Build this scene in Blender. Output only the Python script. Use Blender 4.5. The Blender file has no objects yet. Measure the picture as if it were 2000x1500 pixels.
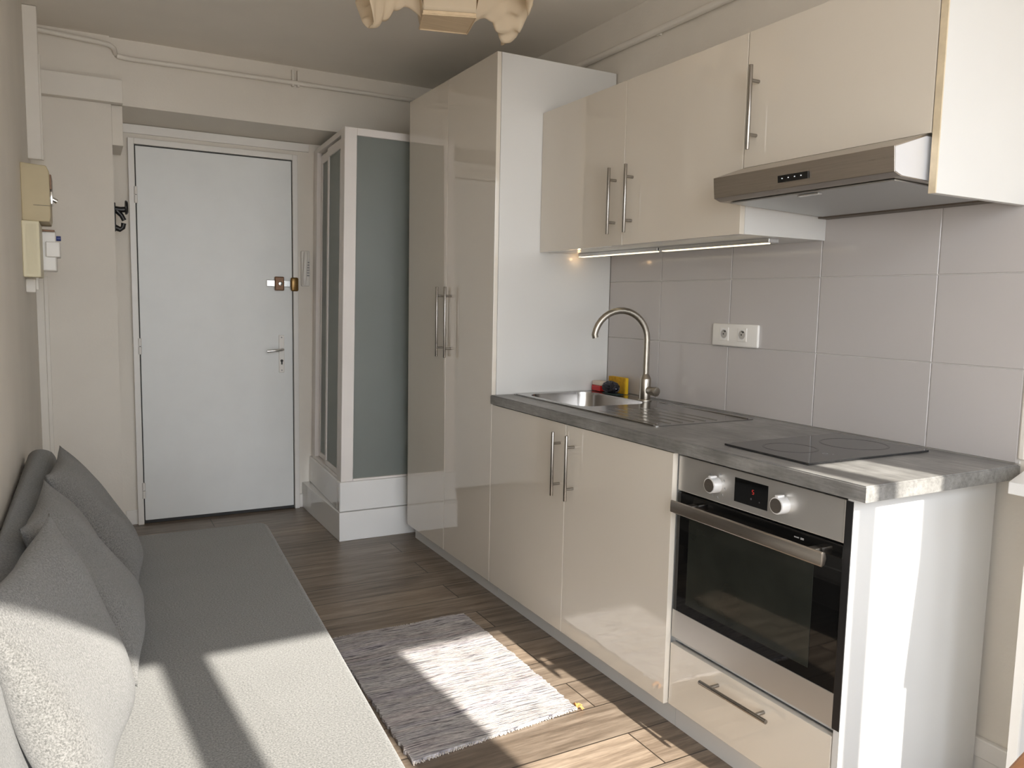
import bpy, bmesh, math, random
from mathutils import Vector, Matrix
random.seed(7)
sc = bpy.context.scene
COL = sc.collection
PI = math.pi

# ------------------------------------------------------------------ camera, light, exposure
CAM = Vector((-1.5515, -1.2072, 1.3124)); YAW, PITCH, ROLL, FPX = -0.5017, -0.1020, 0.0202, 1534.7
fw = Vector((-math.sin(YAW)*math.cos(PITCH), math.cos(YAW)*math.cos(PITCH), math.sin(PITCH)))
rt0 = Vector((math.cos(YAW), math.sin(YAW), 0)); up0 = rt0.cross(fw)
rt = math.cos(ROLL)*rt0 + math.sin(ROLL)*up0
up = -math.sin(ROLL)*rt0 + math.cos(ROLL)*up0
cd = bpy.data.cameras.new('camera'); cam = bpy.data.objects.new('camera', cd); COL.objects.link(cam)
cam.matrix_world = Matrix(((rt.x, up.x, -fw.x, CAM.x), (rt.y, up.y, -fw.y, CAM.y), (rt.z, up.z, -fw.z, CAM.z), (0, 0, 0, 1)))
cd.sensor_fit = 'HORIZONTAL'; cd.sensor_width = 36.0; cd.lens = 36.0*FPX/2000.0; cd.clip_start = 0.02
sc.camera = cam

sc.view_settings.view_transform = 'Standard'; sc.view_settings.look = 'None'
sc.view_settings.gamma = 1.0; sc.view_settings.use_curve_mapping = False
sc.view_settings.exposure = 0.10

w = bpy.data.worlds.new('sky'); sc.world = w; w.use_nodes = True
bg = w.node_tree.nodes['Background']; bg.inputs[1].default_value = 7.8
_nt = w.node_tree                                    # bright sky over a darker, shaded street
_tc = _nt.nodes.new('ShaderNodeTexCoord'); _sp = _nt.nodes.new('ShaderNodeSeparateXYZ'); _mr = _nt.nodes.new('ShaderNodeMapRange'); _cr = _nt.nodes.new('ShaderNodeValToRGB')
_nt.links.new(_tc.outputs['Generated'], _sp.inputs[0]); _nt.links.new(_sp.outputs['Z'], _mr.inputs[0])
_mr.inputs[1].default_value = -1.0; _mr.inputs[2].default_value = 1.0
_nt.links.new(_mr.outputs[0], _cr.inputs[0]); _nt.links.new(_cr.outputs[0], bg.inputs[0])
_e = _cr.color_ramp.elements
while len(_e) < 4: _e.new(0.5)
for _el, (_p, _c) in zip(_e, ((0.40, (0.33, 0.31, 0.29)), (0.475, (0.74, 0.76, 0.78)), (0.52, (0.90, 0.94, 0.98)), (0.75, (1.0, 1.06, 1.16)))):
    _el.position = _p; _el.color = (*_c, 1)

sd = bpy.data.lights.new('sun', 'SUN'); sun = bpy.data.objects.new('sun', sd); COL.objects.link(sun)
SUN_DIR = Vector((-0.075, 1.0, -0.70))
sun.rotation_euler = SUN_DIR.to_track_quat('-Z', 'Y').to_euler(); sun.location = (0, -6, 6)
sd.energy = 12.5; sd.angle = math.radians(0.6); sd.color = (1.0, 0.95, 0.86)

YW = -2.00                      # inner face of the window wall behind the camera
XL, XR, YB, CEIL = -1.745, 0.614, 3.723, 2.612
WINS = [(-1.69, -1.187, 0.10, 2.50), (-1.085, -0.55, 0.10, 2.50), (-0.287, 0.185, 1.33, 2.53), (0.249, 0.428, 1.33, 2.53)]
SIDE = (-1.90, -1.35, 0.35, 2.10)      # made-up window, added in the left wall to brighten the cabinet fronts: y0, y1, z0, z1
def portal(x0, x1, z0, z1):
    d = bpy.data.lights.new('window_portal', 'AREA'); o = bpy.data.objects.new('window_portal', d); COL.objects.link(o)
    d.shape = 'RECTANGLE'; d.size = x1-x0; d.size_y = z1-z0
    o.location = ((x0+x1)/2, YW-0.16, (z0+z1)/2); o.rotation_euler = (PI/2, 0, 0)
    d.cycles.is_portal = True
for a in WINS: portal(*a)
d = bpy.data.lights.new('window_portal', 'AREA'); o = bpy.data.objects.new('window_portal', d); COL.objects.link(o)  # portal of the added side window
d.shape = 'RECTANGLE'; d.size = SIDE[3]-SIDE[2]; d.size_y = SIDE[1]-SIDE[0]
o.location = (XL-0.16, (SIDE[0]+SIDE[1])/2, (SIDE[2]+SIDE[3])/2); o.rotation_euler = (0, -PI/2, 0); d.cycles.is_portal = True
try:
    sc.cycles.use_denoising = True; sc.cycles.max_bounces = 14; sc.cycles.diffuse_bounces = 8; sc.cycles.glossy_bounces = 5
    sc.cycles.sample_clamp_indirect = 6.0; sc.cycles.caustics_reflective = True; sc.cycles.blur_glossy = 0.3
except Exception: pass

# ------------------------------------------------------------------ mesh helpers
class MB:
    def __init__(s): s.b = bmesh.new()
    def _bev(s, faces_edges, r, seg):
        bmesh.ops.bevel(s.b, geom=list(faces_edges), offset=r, segments=seg, affect='EDGES', profile=0.5)
    def box(s, x0, x1, y0, y1, z0, z1, r=0.0, seg=2):
        r_ = bmesh.ops.create_cube(s.b, size=1.0)
        vs = r_['verts']
        for v in vs:
            v.co = Vector((x0+(v.co.x+.5)*(x1-x0), y0+(v.co.y+.5)*(y1-y0), z0+(v.co.z+.5)*(z1-z0)))
        if r > 0:
            es = {e for v in vs for e in v.link_edges}
            s._bev(es, r, seg)
        return s
    def poly_extrude(s, pts, d, r=0.0, seg=2):
        """pts: list of 3D points of a planar polygon; d: extrusion vector"""
        n = len(pts); a = [s.b.verts.new(Vector(p)) for p in pts]; c = [s.b.verts.new(Vector(p)+Vector(d)) for p in pts]
        fs = [s.b.faces.new(a), s.b.faces.new(c[::-1])]
        for i in range(n): fs.append(s.b.faces.new((a[i], c[i], c[(i+1) % n], a[(i+1) % n])))
        bmesh.ops.recalc_face_normals(s.b, faces=fs)
        if r > 0: s._bev({e for f in fs for e in f.edges}, r, seg)
        return s
    def cyl(s, p0, p1, r0, r1=None, n=20, r=0.0):
        p0, p1 = Vector(p0), Vector(p1); r1 = r0 if r1 is None else r1
        d = p1-p0; q = d.to_track_quat('Z', 'Y')
        a, c = [], []
        for i in range(n):
            t = 2*PI*i/n; u = Vector((math.cos(t), math.sin(t), 0))
            a.append(s.b.verts.new(p0+q @ (u*r0))); c.append(s.b.verts.new(p1+q @ (u*r1)))
        fs = [s.b.faces.new(a[::-1]), s.b.faces.new(c)]
        for i in range(n): fs.append(s.b.faces.new((a[i], a[(i+1) % n], c[(i+1) % n], c[i])))
        if r > 0: s._bev(set(fs[0].edges) | set(fs[1].edges), r, 2)
        return s
    def tube(s, path, r, n=14, cap=True):
        P = [Vector(p) for p in path]; rings = []
        nrm = None
        for i, p in enumerate(P):
            t = (P[min(i+1, len(P)-1)]-P[max(i-1, 0)]).normalized()
            if nrm is None:
                nrm = t.orthogonal().normalized()
            else:
                nrm = (nrm-t*nrm.dot(t)).normalized()
            b = t.cross(nrm)
            rr = r[i] if isinstance(r, (list, tuple)) else r
            rings.append([s.b.verts.new(p+nrm*rr*math.cos(2*PI*k/n)+b*rr*math.sin(2*PI*k/n)) for k in range(n)])
        for i in range(len(rings)-1):
            for k in range(n):
                s.b.faces.new((rings[i][k], rings[i][(k+1) % n], rings[i+1][(k+1) % n], rings[i+1][k]))
        if cap:
            s.b.faces.new(rings[0][::-1]); s.b.faces.new(rings[-1])
        return s
    def annulus(s, c, r0, r1, h, n=48):
        """flat ring lying at height c.z"""
        A = []
        for rr, z in ((r0, 0), (r1, 0), (r1, h), (r0, h)):
            A.append([s.b.verts.new(Vector(c)+Vector((rr*math.cos(2*PI*i/n), rr*math.sin(2*PI*i/n), z))) for i in range(n)])
        for j in range(4):
            for i in range(n):
                s.b.faces.new((A[j][i], A[j][(i+1) % n], A[(j+1) % 4][(i+1) % n], A[(j+1) % 4][i]))
        return s
    def grid(s, f, nu, nv, closed_u=False):
        V = [[s.b.verts.new(Vector(f(i/nu, j/nv))) for j in range(nv+1)] for i in range(nu if closed_u else nu+1)]
        m = len(V)
        for i in range(nu):
            for j in range(nv):
                s.b.faces.new((V[i % m][j], V[(i+1) % m][j], V[(i+1) % m][j+1], V[i % m][j+1]))
        return s

def world_loc(o):
    v = Vector((0, 0, 0))
    while o is not None:
        v += o.location; o = o.parent
    return v

def obj(name, mb, mat, parent=None, smooth=False, label=None):
    """one linked mesh object; the meshes are written in room coordinates"""
    b = mb.b if isinstance(mb, MB) else mb
    bmesh.ops.recalc_face_normals(b, faces=b.faces)
    org = world_loc(parent) if parent is not None else None
    if org is None:
        xs = [v.co for v in b.verts]
        org = Vector(((min(c.x for c in xs)+max(c.x for c in xs))/2, (min(c.y for c in xs)+max(c.y for c in xs))/2, min(c.z for c in xs)))
    for v in b.verts: v.co -= org
    me = bpy.data.meshes.new(name); b.to_mesh(me); b.free()
    me.materials.append(mat)
    if smooth:
        for p in me.polygons: p.use_smooth = True
        if smooth != 'all':
            try: me.set_sharp_from_angle(angle=math.radians(38))
            except Exception: pass
    o = bpy.data.objects.new(name, me); COL.objects.link(o)
    if parent is not None: o.parent = parent
    else: o.location = org
    if label: o['label'] = label
    return o

def tag(o, label, cat, group=None):
    o['label'] = label; o['category'] = cat
    if group: o['group'] = group
    return o
def thing(name, label, cat, loc, group=None):
    o = bpy.data.objects.new(name, None); COL.objects.link(o); o.location = loc; o.empty_display_size = 0.05
    return tag(o, label, cat, group)
def struct(name, mb, mat, smooth=False):
    o = obj(name, mb, mat, None, smooth); o['kind'] = 'structure'; return o
def struct_empty(name, loc):
    o = bpy.data.objects.new(name, None); COL.objects.link(o); o.location = loc; o['kind'] = 'structure'; return o

# ------------------------------------------------------------------ materials
def nodes_of(name):
    m = bpy.data.materials.new(name); m.use_nodes = True; nt = m.node_tree
    return m, nt, nt.nodes['Principled BSDF']
def rgb(c): return (c[0], c[1], c[2], 1)
def N(nt, t, **kw):
    n = nt.nodes.new(t)
    for k, v in kw.items(): setattr(n, k, v)
    return n
def coords(nt, scale=(1, 1, 1), rot=(0, 0, 0)):
    tc = N(nt, 'ShaderNodeTexCoord'); mp = N(nt, 'ShaderNodeMapping')
    mp.inputs['Scale'].default_value = scale; mp.inputs['Rotation'].default_value = rot
    nt.links.new(tc.outputs['Object'], mp.inputs['Vector']); return mp.outputs['Vector']
def noise(nt, vec, scale, detail=4, rough=0.55):
    n = N(nt, 'ShaderNodeTexNoise'); n.inputs['Scale'].default_value = scale
    n.inputs['Detail'].default_value = detail; n.inputs['Roughness'].default_value = rough
    nt.links.new(vec, n.inputs['Vector']); return n.outputs['Fac']
def ramp(nt, fac, stops, interp='LINEAR'):
    r = N(nt, 'ShaderNodeValToRGB'); e = r.color_ramp.elements; r.color_ramp.interpolation = interp
    while len(e) < len(stops): e.new(0.5)
    for el, (p, c) in zip(e, stops): el.position = p; el.color = rgb(c)
    nt.links.new(fac, r.inputs['Fac']); return r.outputs['Color']
def mix(nt, fac, a, b, mode='MIX'):
    m = N(nt, 'ShaderNodeMix', data_type='RGBA', blend_type=mode)
    for sock, v in ((m.inputs[0], fac), (m.inputs[6], a), (m.inputs[7], b)):
        if hasattr(v, 'is_linked') or isinstance(v, bpy.types.NodeSocket): nt.links.new(v, sock)
        elif isinstance(v, (int, float)): sock.default_value = v
        else: sock.default_value = rgb(v)
    return m.outputs[2]
def bump(nt, p, h, strength, dist=0.002):
    b = N(nt, 'ShaderNodeBump'); b.inputs['Strength'].default_value = strength; b.inputs['Distance'].default_value = dist
    nt.links.new(h, b.inputs['Height']); nt.links.new(b.outputs['Normal'], p.inputs['Normal'])

def plain(name, c, rough=0.5, metal=0.0, var=0.06, vscale=6.0, bmp=0.0, bscale=150.0, coat=0.0, spec=None):
    m, nt, p = nodes_of(name); v = coords(nt)
    f = noise(nt, v, vscale, 3)
    a = tuple(x*(1-var) for x in c); b = tuple(min(1, x*(1+var)) for x in c)
    nt.links.new(ramp(nt, f, [(0.3, a), (0.7, b)]), p.inputs['Base Color'])
    p.inputs['Roughness'].default_value = rough; p.inputs['Metallic'].default_value = metal
    if coat: p.inputs['Coat Weight'].default_value = coat; p.inputs['Coat Roughness'].default_value = 0.03
    if spec is not None: p.inputs['Specular IOR Level'].default_value = spec
    if bmp: bump(nt, p, noise(nt, v, bscale, 3), bmp)
    return m
def steel(name, c, rough, stretch=(1, 1, 1), scale=200, var=0.12):
    m, nt, p = nodes_of(name); v = coords(nt, stretch)
    f = noise(nt, v, scale, 3)
    nt.links.new(ramp(nt, f, [(0.3, tuple(x*(1-var) for x in c)), (0.7, c)]), p.inputs['Base Color'])
    p.inputs['Metallic'].default_value = 1.0
    mr = N(nt, 'ShaderNodeMapRange'); mr.inputs[3].default_value = rough*0.8; mr.inputs[4].default_value = rough*1.2
    nt.links.new(f, mr.inputs[0]); nt.links.new(mr.outputs[0], p.inputs['Roughness'])
    return m
def emit(name, c, s):
    m, nt, p = nodes_of(name); p.inputs['Base Color'].default_value = rgb(c)
    p.inputs['Emission Color'].default_value = rgb(c); p.inputs['Emission Strength'].default_value = s; return m

M = {}
M['wall'] = plain('painted_plaster', (0.76, 0.72, 0.655), 0.65, var=0.03, vscale=3, bmp=0.35, bscale=90)
M['ceil'] = plain('ceiling_paint', (0.84, 0.80, 0.74), 0.55, var=0.03, vscale=2, bmp=0.2, bscale=70)
M['pipe_paint'] = plain('painted_pipework', (0.77, 0.735, 0.675), 0.45, var=0.02, bmp=0.1, bscale=60)
M['white_paint'] = plain('white_gloss_paint', (0.78, 0.76, 0.725), 0.35, var=0.02, bmp=0.1, bscale=60)
M['door_paint'] = plain('door_paint', (0.76, 0.775, 0.77), 0.38, var=0.02, bmp=0.06, bscale=40)
M['gloss'] = plain('cream_gloss_lacquer', (0.70, 0.65, 0.57), 0.045, var=0.01, vscale=2, coat=1.0)
M['carcass'] = plain('white_melamine', (0.66, 0.66, 0.65), 0.28, var=0.015, vscale=3)
M['side_gloss'] = plain('white_gloss_side', (0.66, 0.655, 0.635), 0.18, var=0.01, vscale=2)
M['edge_ply'] = plain('raw_edge_band', (0.66, 0.56, 0.40), 0.6, var=0.1, vscale=30)
M['plastic'] = plain('white_plastic', (0.80, 0.78, 0.745), 0.3, var=0.02)
M['alu_white'] = plain('white_lacquered_aluminium', (0.76, 0.72, 0.69), 0.35, var=0.02)
M['ceramic'] = plain('white_ceramic', (0.80, 0.80, 0.79), 0.1, var=0.02, vscale=2)
M['beige'] = plain('aged_beige_plastic', (0.50, 0.42, 0.26), 0.45, var=0.08)
M['cream'] = plain('cream_plastic', (0.72, 0.66, 0.47), 0.42, var=0.05)
M['blue'] = plain('blue_button', (0.04, 0.06, 0.22), 0.35)
M['black'] = plain('black_plastic', (0.012, 0.012, 0.013), 0.35)
M['dark'] = plain('dark_gap', (0.03, 0.03, 0.03), 0.6)
M['brown'] = plain('brown_lacquered_metal', (0.17, 0.085, 0.04), 0.3, 0.3, var=0.15, vscale=60)
M['brass'] = plain('aged_brass', (0.24, 0.14, 0.045), 0.25, 0.6, var=0.15, vscale=60)
M['silver'] = steel('polished_silver', (0.82, 0.82, 0.82), 0.2)
M['steel'] = steel('brushed_steel', (0.62, 0.60, 0.57), 0.27, (1, 0.02, 1), 400)
M['steel_panel'] = plain('satin_steel_panel', (0.58, 0.565, 0.54), 0.34, 0.75, var=0.04, vscale=3)
M['hood_steel'] = steel('hood_brushed_steel', (0.50, 0.46, 0.42), 0.30, (1, 0.03, 1), 300)
M['side_reflection'] = plain('reflection_pale_steel', (0.70, 0.71, 0.74), 0.45, 0.4, var=0.03)  # paler steel, the window's reflection put into its colour
M['bronze'] = plain('brown_strip', (0.11, 0.09, 0.07), 0.5)
M['sink_steel'] = steel('sink_steel', (0.40, 0.385, 0.37), 0.19, (1, 0.05, 1), 250)
M['nickel'] = steel('brushed_nickel', (0.46, 0.425, 0.37), 0.30, (1, 1, 0.1), 200)
M['handle'] = steel('handle_nickel', (0.36, 0.34, 0.315), 0.25, (1, 1, 0.2), 200)
M['filter'] = steel('filter_mesh', (0.55, 0.56, 0.56), 0.42, (1, 1, 1), 500)
M['black_glass'] = plain('black_glass', (0.006, 0.006, 0.006), 0.03, var=0.0)
M['hob_glass'] = plain('hob_glass', (0.022, 0.022, 0.023), 0.09, var=0.05, vscale=20)
M['hob_ring'] = plain('hob_ring_print', (0.004, 0.004, 0.004), 0.2)
M['hob_print'] = plain('hob_white_print', (0.28, 0.28, 0.28), 0.3)
M['window_glass'] = plain('oven_window', (0.022, 0.024, 0.02), 0.045, var=0.3, vscale=5)
M['red_led'] = emit('red_led', (0.7, 0.04, 0.03), 0.06)
M['led'] = emit('white_led', (0.9, 0.95, 1.0), 0.12)
M['lightstrip'] = emit('warm_light_diffuser', (1.0, 0.84, 0.55), 2.0)
M['red'] = plain('red_plastic', (0.50, 0.008, 0.008), 0.35)
M['bristle'] = plain('pale_bristles', (0.72, 0.62, 0.52), 0.8, bmp=0.8, bscale=300)
M['grey_print'] = plain('grey_print', (0.30, 0.30, 0.30), 0.5)
M['dim_print'] = plain('dim_print', (0.08, 0.08, 0.085), 0.5)
M['teal'] = plain('dark_green_pad', (0.010, 0.025, 0.022), 0.8)
M['orange'] = plain('orange_yarn', (0.65, 0.28, 0.08), 0.9)
M['knob'] = plain('satin_white_knob', (0.74, 0.74, 0.74), 0.25, 0.2)
M['wood_table'] = None

def wood(name, c0, c1, c2, stretch, rough=0.45):
    m, nt, p = nodes_of(name); v = coords(nt, stretch)
    f = noise(nt, v, 6, 6, 0.6)
    nt.links.new(ramp(nt, f, [(0.25, c0), (0.5, c1), (0.75, c2)]), p.inputs['Base Color'])
    p.inputs['Roughness'].default_value = rough; bump(nt, p, f, 0.15); return m
M['wood_table'] = wood('warm_wood', (0.20, 0.085, 0.03), (0.30, 0.13, 0.05), (0.36, 0.17, 0.07), (1, 12, 12))
M['lamp_wood'] = wood('pale_plywood', (0.56, 0.43, 0.27), (0.64, 0.50, 0.33), (0.70, 0.56, 0.38), (1, 14, 14), 0.6)

def tiles():
    m, nt, p = nodes_of('glazed_wall_tile')
    tc = N(nt, 'ShaderNodeTexCoord'); sp = N(nt, 'ShaderNodeSeparateXYZ'); nt.links.new(tc.outputs['Object'], sp.inputs[0])
    f = noise(nt, tc.outputs['Object'], 1.5, 2)
    nt.links.new(ramp(nt, f, [(0.3, (0.50, 0.475, 0.465)), (0.7, (0.53, 0.505, 0.495))]), p.inputs['Base Color'])
    p.inputs['Roughness'].default_value = 0.13
    return m
M['tile'] = tiles()
M['grout'] = plain('white_grout', (0.70, 0.68, 0.655), 0.8)

def floor_mat():
    m, nt, p = nodes_of('oak_laminate')
    tc = N(nt, 'ShaderNodeTexCoord'); vec = tc.outputs['Object']
    mp0 = N(nt, 'ShaderNodeMapping'); mp0.inputs['Location'].default_value = (0.35, 0.052, 0); nt.links.new(vec, mp0.inputs['Vector'])
    br = N(nt, 'ShaderNodeTexBrick'); nt.links.new(mp0.outputs['Vector'], br.inputs['Vector'])
    br.offset = 0.37; br.offset_frequency = 2
    br.inputs['Scale'].default_value = 1.0; br.inputs['Mortar Size'].default_value = 0.0026; br.inputs['Mortar Smooth'].default_value = 0.3
    br.inputs['Brick Width'].default_value = 1.28; br.inputs['Row Height'].default_value = 0.178
    br.inputs['Color1'].default_value = (0.0, 0.0, 0.0, 1); br.inputs['Color2'].default_value = (1, 1, 1, 1); br.inputs['Mortar'].default_value = (0.5, 0.5, 0.5, 1)
    # shift the grain from plank to plank
    off = N(nt, 'ShaderNodeVectorMath', operation='MULTIPLY_ADD')
    nt.links.new(br.outputs['Color'], off.inputs[0]); off.inputs[1].default_value = (7, 3, 2); nt.links.new(vec, off.inputs[2])
    st = N(nt, 'ShaderNodeMapping'); st.inputs['Scale'].default_value = (1.3, 16, 16); nt.links.new(off.outputs[0], st.inputs['Vector'])
    g = noise(nt, st.outputs['Vector'], 2.2, 8, 0.68)
    st2 = N(nt, 'ShaderNodeMapping'); st2.inputs['Scale'].default_value = (4, 60, 60); nt.links.new(off.outputs[0], st2.inputs['Vector'])
    g2 = noise(nt, st2.outputs['Vector'], 3.0, 4, 0.7)
    c = ramp(nt, g, [(0.28, (0.12, 0.088, 0.063)), (0.44, (0.225, 0.172, 0.128)), (0.58, (0.33, 0.262, 0.20)), (0.75, (0.46, 0.375, 0.295))])
    c = mix(nt, 0.45, c, ramp(nt, g2, [(0.3, (0.35, 0.35, 0.35)), (0.7, (1, 1, 1))]), 'MULTIPLY')
    tone = ramp(nt, br.outputs['Color'], [(0.0, (0.74, 0.74, 0.74)), (1.0, (1.12, 1.10, 1.07))])
    c = mix(nt, 1.0, c, tone, 'MULTIPLY')
    c = mix(nt, br.outputs['Fac'], c, (0.03, 0.022, 0.016))
    nt.links.new(c, p.inputs['Base Color']); p.inputs['Roughness'].default_value = 0.36
    bump(nt, p, g2, 0.12, 0.001)
    return m
M['floor'] = floor_mat()

def counter_mat():
    m, nt, p = nodes_of('concrete_laminate'); v = coords(nt, (1, 1, 1))
    a = noise(nt, v, 5, 6, 0.65); b = noise(nt, coords(nt, (1, 0.09, 1)), 90, 5, 0.75)
    c = ramp(nt, a, [(0.3, (0.15, 0.147, 0.138)), (0.5, (0.235, 0.23, 0.22)), (0.72, (0.35, 0.345, 0.335))])
    c = mix(nt, 0.55, c, ramp(nt, b, [(0.3, (0.3, 0.3, 0.3)), (0.7, (1.35, 1.35, 1.35))]), 'MULTIPLY')
    nt.links.new(c, p.inputs['Base Color']); p.inputs['Roughness'].default_value = 0.36
    return m
M['counter'] = counter_mat()

def fabric(name, c0, c1, scale=260, b=0.5):
    m, nt, p = nodes_of(name); v = coords(nt)
    f = noise(nt, v, scale, 3, 0.7); f2 = noise(nt, v, 5, 2)
    c = ramp(nt, f, [(0.32, c0), (0.68, c1)])
    c = mix(nt, 0.25, c, ramp(nt, f2, [(0.3, (0.75, 0.75, 0.75)), (0.7, (1, 1, 1))]), 'MULTIPLY')
    nt.links.new(c, p.inputs['Base Color']); p.inputs['Roughness'].default_value = 0.95
    p.inputs['Sheen Weight'].default_value = 0.25; p.inputs['Specular IOR Level'].default_value = 0.1
    bump(nt, p, f, b, 0.003); return m
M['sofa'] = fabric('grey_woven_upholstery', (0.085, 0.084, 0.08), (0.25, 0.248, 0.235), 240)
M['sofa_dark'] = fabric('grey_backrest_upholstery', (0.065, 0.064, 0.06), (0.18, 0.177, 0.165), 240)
M['cushion'] = fabric('grey_chenille', (0.075, 0.074, 0.07), (0.23, 0.225, 0.215), 300, 0.8)

def rug_mat():
    m, nt, p = nodes_of('rag_rug_weave')
    a = noise(nt, coords(nt, (1.0, 26, 1)), 3.0, 4, 0.7)          # weft stripes, about 2 cm
    b = noise(nt, coords(nt, (2.6, 46, 1)), 4.0, 3, 0.6)            # broken dark weft threads
    d = noise(nt, coords(nt, (14, 80, 1)), 4.0, 2, 0.6)           # knots
    h = noise(nt, coords(nt, (0.8, 14, 1)), 2.0, 2, 0.5)
    c = ramp(nt, a, [(0.30, (0.16, 0.155, 0.165)), (0.40, (0.36, 0.34, 0.345)), (0.48, (0.62, 0.60, 0.575)), (0.56, (0.42, 0.395, 0.41)), (0.66, (0.66, 0.63, 0.60)), (0.76, (0.30, 0.29, 0.31))])
    c = mix(nt, 0.28, c, ramp(nt, h, [(0.35, (0.42, 0.36, 0.44)), (0.5, (0.58, 0.56, 0.52)), (0.65, (0.55, 0.42, 0.39))]))
    c = mix(nt, 0.85, c, ramp(nt, b, [(0.36, (0.07, 0.07, 0.10)), (0.44, (0.66, 0.66, 0.68)), (0.60, (1.05, 1.05, 1.05))]), 'MULTIPLY')
    c = mix(nt, 0.6, c, ramp(nt, d, [(0.35, (0.55, 0.55, 0.55)), (0.6, (1.15, 1.15, 1.15))]), 'MULTIPLY')
    nt.links.new(c, p.inputs['Base Color']); p.inputs['Roughness'].default_value = 0.95; p.inputs['Specular IOR Level'].default_value = 0.1
    bump(nt, p, d, 0.9, 0.004); return m
M['rug'] = rug_mat()

def translucent(name, c, tcol, fac, gloss_rough=0.35):
    m = bpy.data.materials.new(name); m.use_nodes = True; nt = m.node_tree; p = nt.nodes['Principled BSDF']; out = nt.nodes['Material Output']
    v = coords(nt); f = noise(nt, v, 8, 3)
    nt.links.new(ramp(nt, f, [(0.3, tuple(x*.95 for x in c)), (0.7, c)]), p.inputs['Base Color']); p.inputs['Roughness'].default_value = gloss_rough
    t = N(nt, 'ShaderNodeBsdfTranslucent'); t.inputs['Color'].default_value = rgb(tcol)
    mx = N(nt, 'ShaderNodeMixShader'); mx.inputs[0].default_value = fac
    nt.links.new(p.outputs[0], mx.inputs[1]); nt.links.new(t.outputs[0], mx.inputs[2]); nt.links.new(mx.outputs[0], out.inputs['Surface'])
    return m
M['frost'] = translucent('frosted_shower_glass', (0.40, 0.43, 0.415), (0.76, 0.81, 0.79), 0.5, 0.28)
M['paper'] = translucent('cream_paper_shade', (0.80, 0.70, 0.54), (0.85, 0.72, 0.52), 0.35, 0.7)

# ------------------------------------------------------------------ room shell
T = 0.15
struct('floor', MB().box(XL-T, XR+T, YW-T, YB+T, -0.10, 0.0), M['floor'])
struct('ceiling', MB().box(XL-T, XR+T, YW-T, YB+T, CEIL, CEIL+0.10), M['ceil'])
struct('wall_left', MB().box(XL-T, XL, YW-T, SIDE[0], 0, CEIL).box(XL-T, XL, SIDE[1], YB+T, 0, CEIL).box(XL-T, XL, SIDE[0], SIDE[1], 0, SIDE[2]).box(XL-T, XL, SIDE[0], SIDE[1], SIDE[3], CEIL), M['wall'])
struct('window_3', MB().box(XL, XL+.012, SIDE[0]-.05, SIDE[1]+.05, SIDE[3], SIDE[3]+.05, .003).box(XL, XL+.02, SIDE[0]-.05, SIDE[1]+.05, SIDE[2]-.05, SIDE[2], .003)
       .box(XL, XL+.012, SIDE[0]-.05, SIDE[0], SIDE[2], SIDE[3], .003).box(XL, XL+.012, SIDE[1], SIDE[1]+.05, SIDE[2], SIDE[3], .003), M['white_paint'])  # frame of the added window, there to let in fill light
struct('wall_right', MB().box(XR, XR+T, YW-T, YB+T, 0, CEIL), M['wall'])
struct('wall_back', MB().box(XL, XR, YB, YB+T, 0, CEIL), M['wall'])
# the window wall behind the camera: pieces around four lights
fwm = MB()
cuts = sorted({a[0] for a in WINS} | {a[1] for a in WINS})
def wcol(x0, x1, holes):
    z = 0
    for h0, h1 in holes:
        fwm.box(x0, x1, YW-T, YW, z, h0); z = h1
    fwm.box(x0, x1, YW-T, YW, z, CEIL)
x = XL
for a in WINS:
    wcol(x, a[0], []); wcol(a[0], a[1], [(a[2], a[3])]); x = a[1]
wcol(x, XR, [])
struct('wall_front', fwm, M['wall'])
for k, (lo, hi) in enumerate(((0, 1), (2, 3))):
    fr = MB(); a, b = WINS[lo], WINS[hi]; t = 0.004
    fr.box(a[0]-.05, b[1]+.05, YW, YW+0.012, a[3], a[3]+.05, .003); fr.box(a[0]-.05, b[1]+.05, YW, YW+0.03, a[2]-.04, a[2], .003)
    for xx in (a[0]-.05, b[1]): fr.box(xx, xx+.05, YW, YW+0.012, a[2], a[3], .003)
    fr.box(a[1], b[0], YW, YW+0.012, a[2], a[3], .003)
    struct('window_%d' % (k+1), fr, M['white_paint'])
# lintel beam and column at the end of the room
struct('trim_1', MB().poly_extrude([(-1.385, 3.41, 2.283), (-1.385, YB, 2.256), (-1.385, YB, CEIL), (-1.385, 3.41, CEIL)], (XR+1.385, 0, 0)), M['wall'])
struct('wall_column', MB().box(XL, -1.385, 3.39, YB, 0, CEIL), M['wall'])
struct('trim_2', MB().box(-1.385, -0.30, 3.708, YB, 2.205, 2.2535, .003), M['white_paint'])
struct('trim_3', MB().poly_extrude([(-1.3845, 3.412, 2.08), (-1.3845, YB-.002, 2.08), (-1.3845, YB-.002, 2.254), (-1.3845, 3.412, 2.281)], (.052, 0, 0), .003), M['wall'])
struct('baseboard_back', MB().box(-1.36, -1.298, 3.71, YB, 0, 0.085, .002).box(-0.378, -0.345, 3.71, YB, 0, 0.085, .002), M['white_paint'])
struct('baseboard_right', MB().box(XR-0.014, XR, YW+.02, 0.25, 0, 0.085, .003).box(XR-0.02, XR, YW+.02, 0.25, 0.085, 0.14, .004), M['white_paint'])
struct('baseboard_left', MB().box(XL, XL+0.014, YW+.02, 3.34, 0, 0.085, .003), M['white_paint'])

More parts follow.
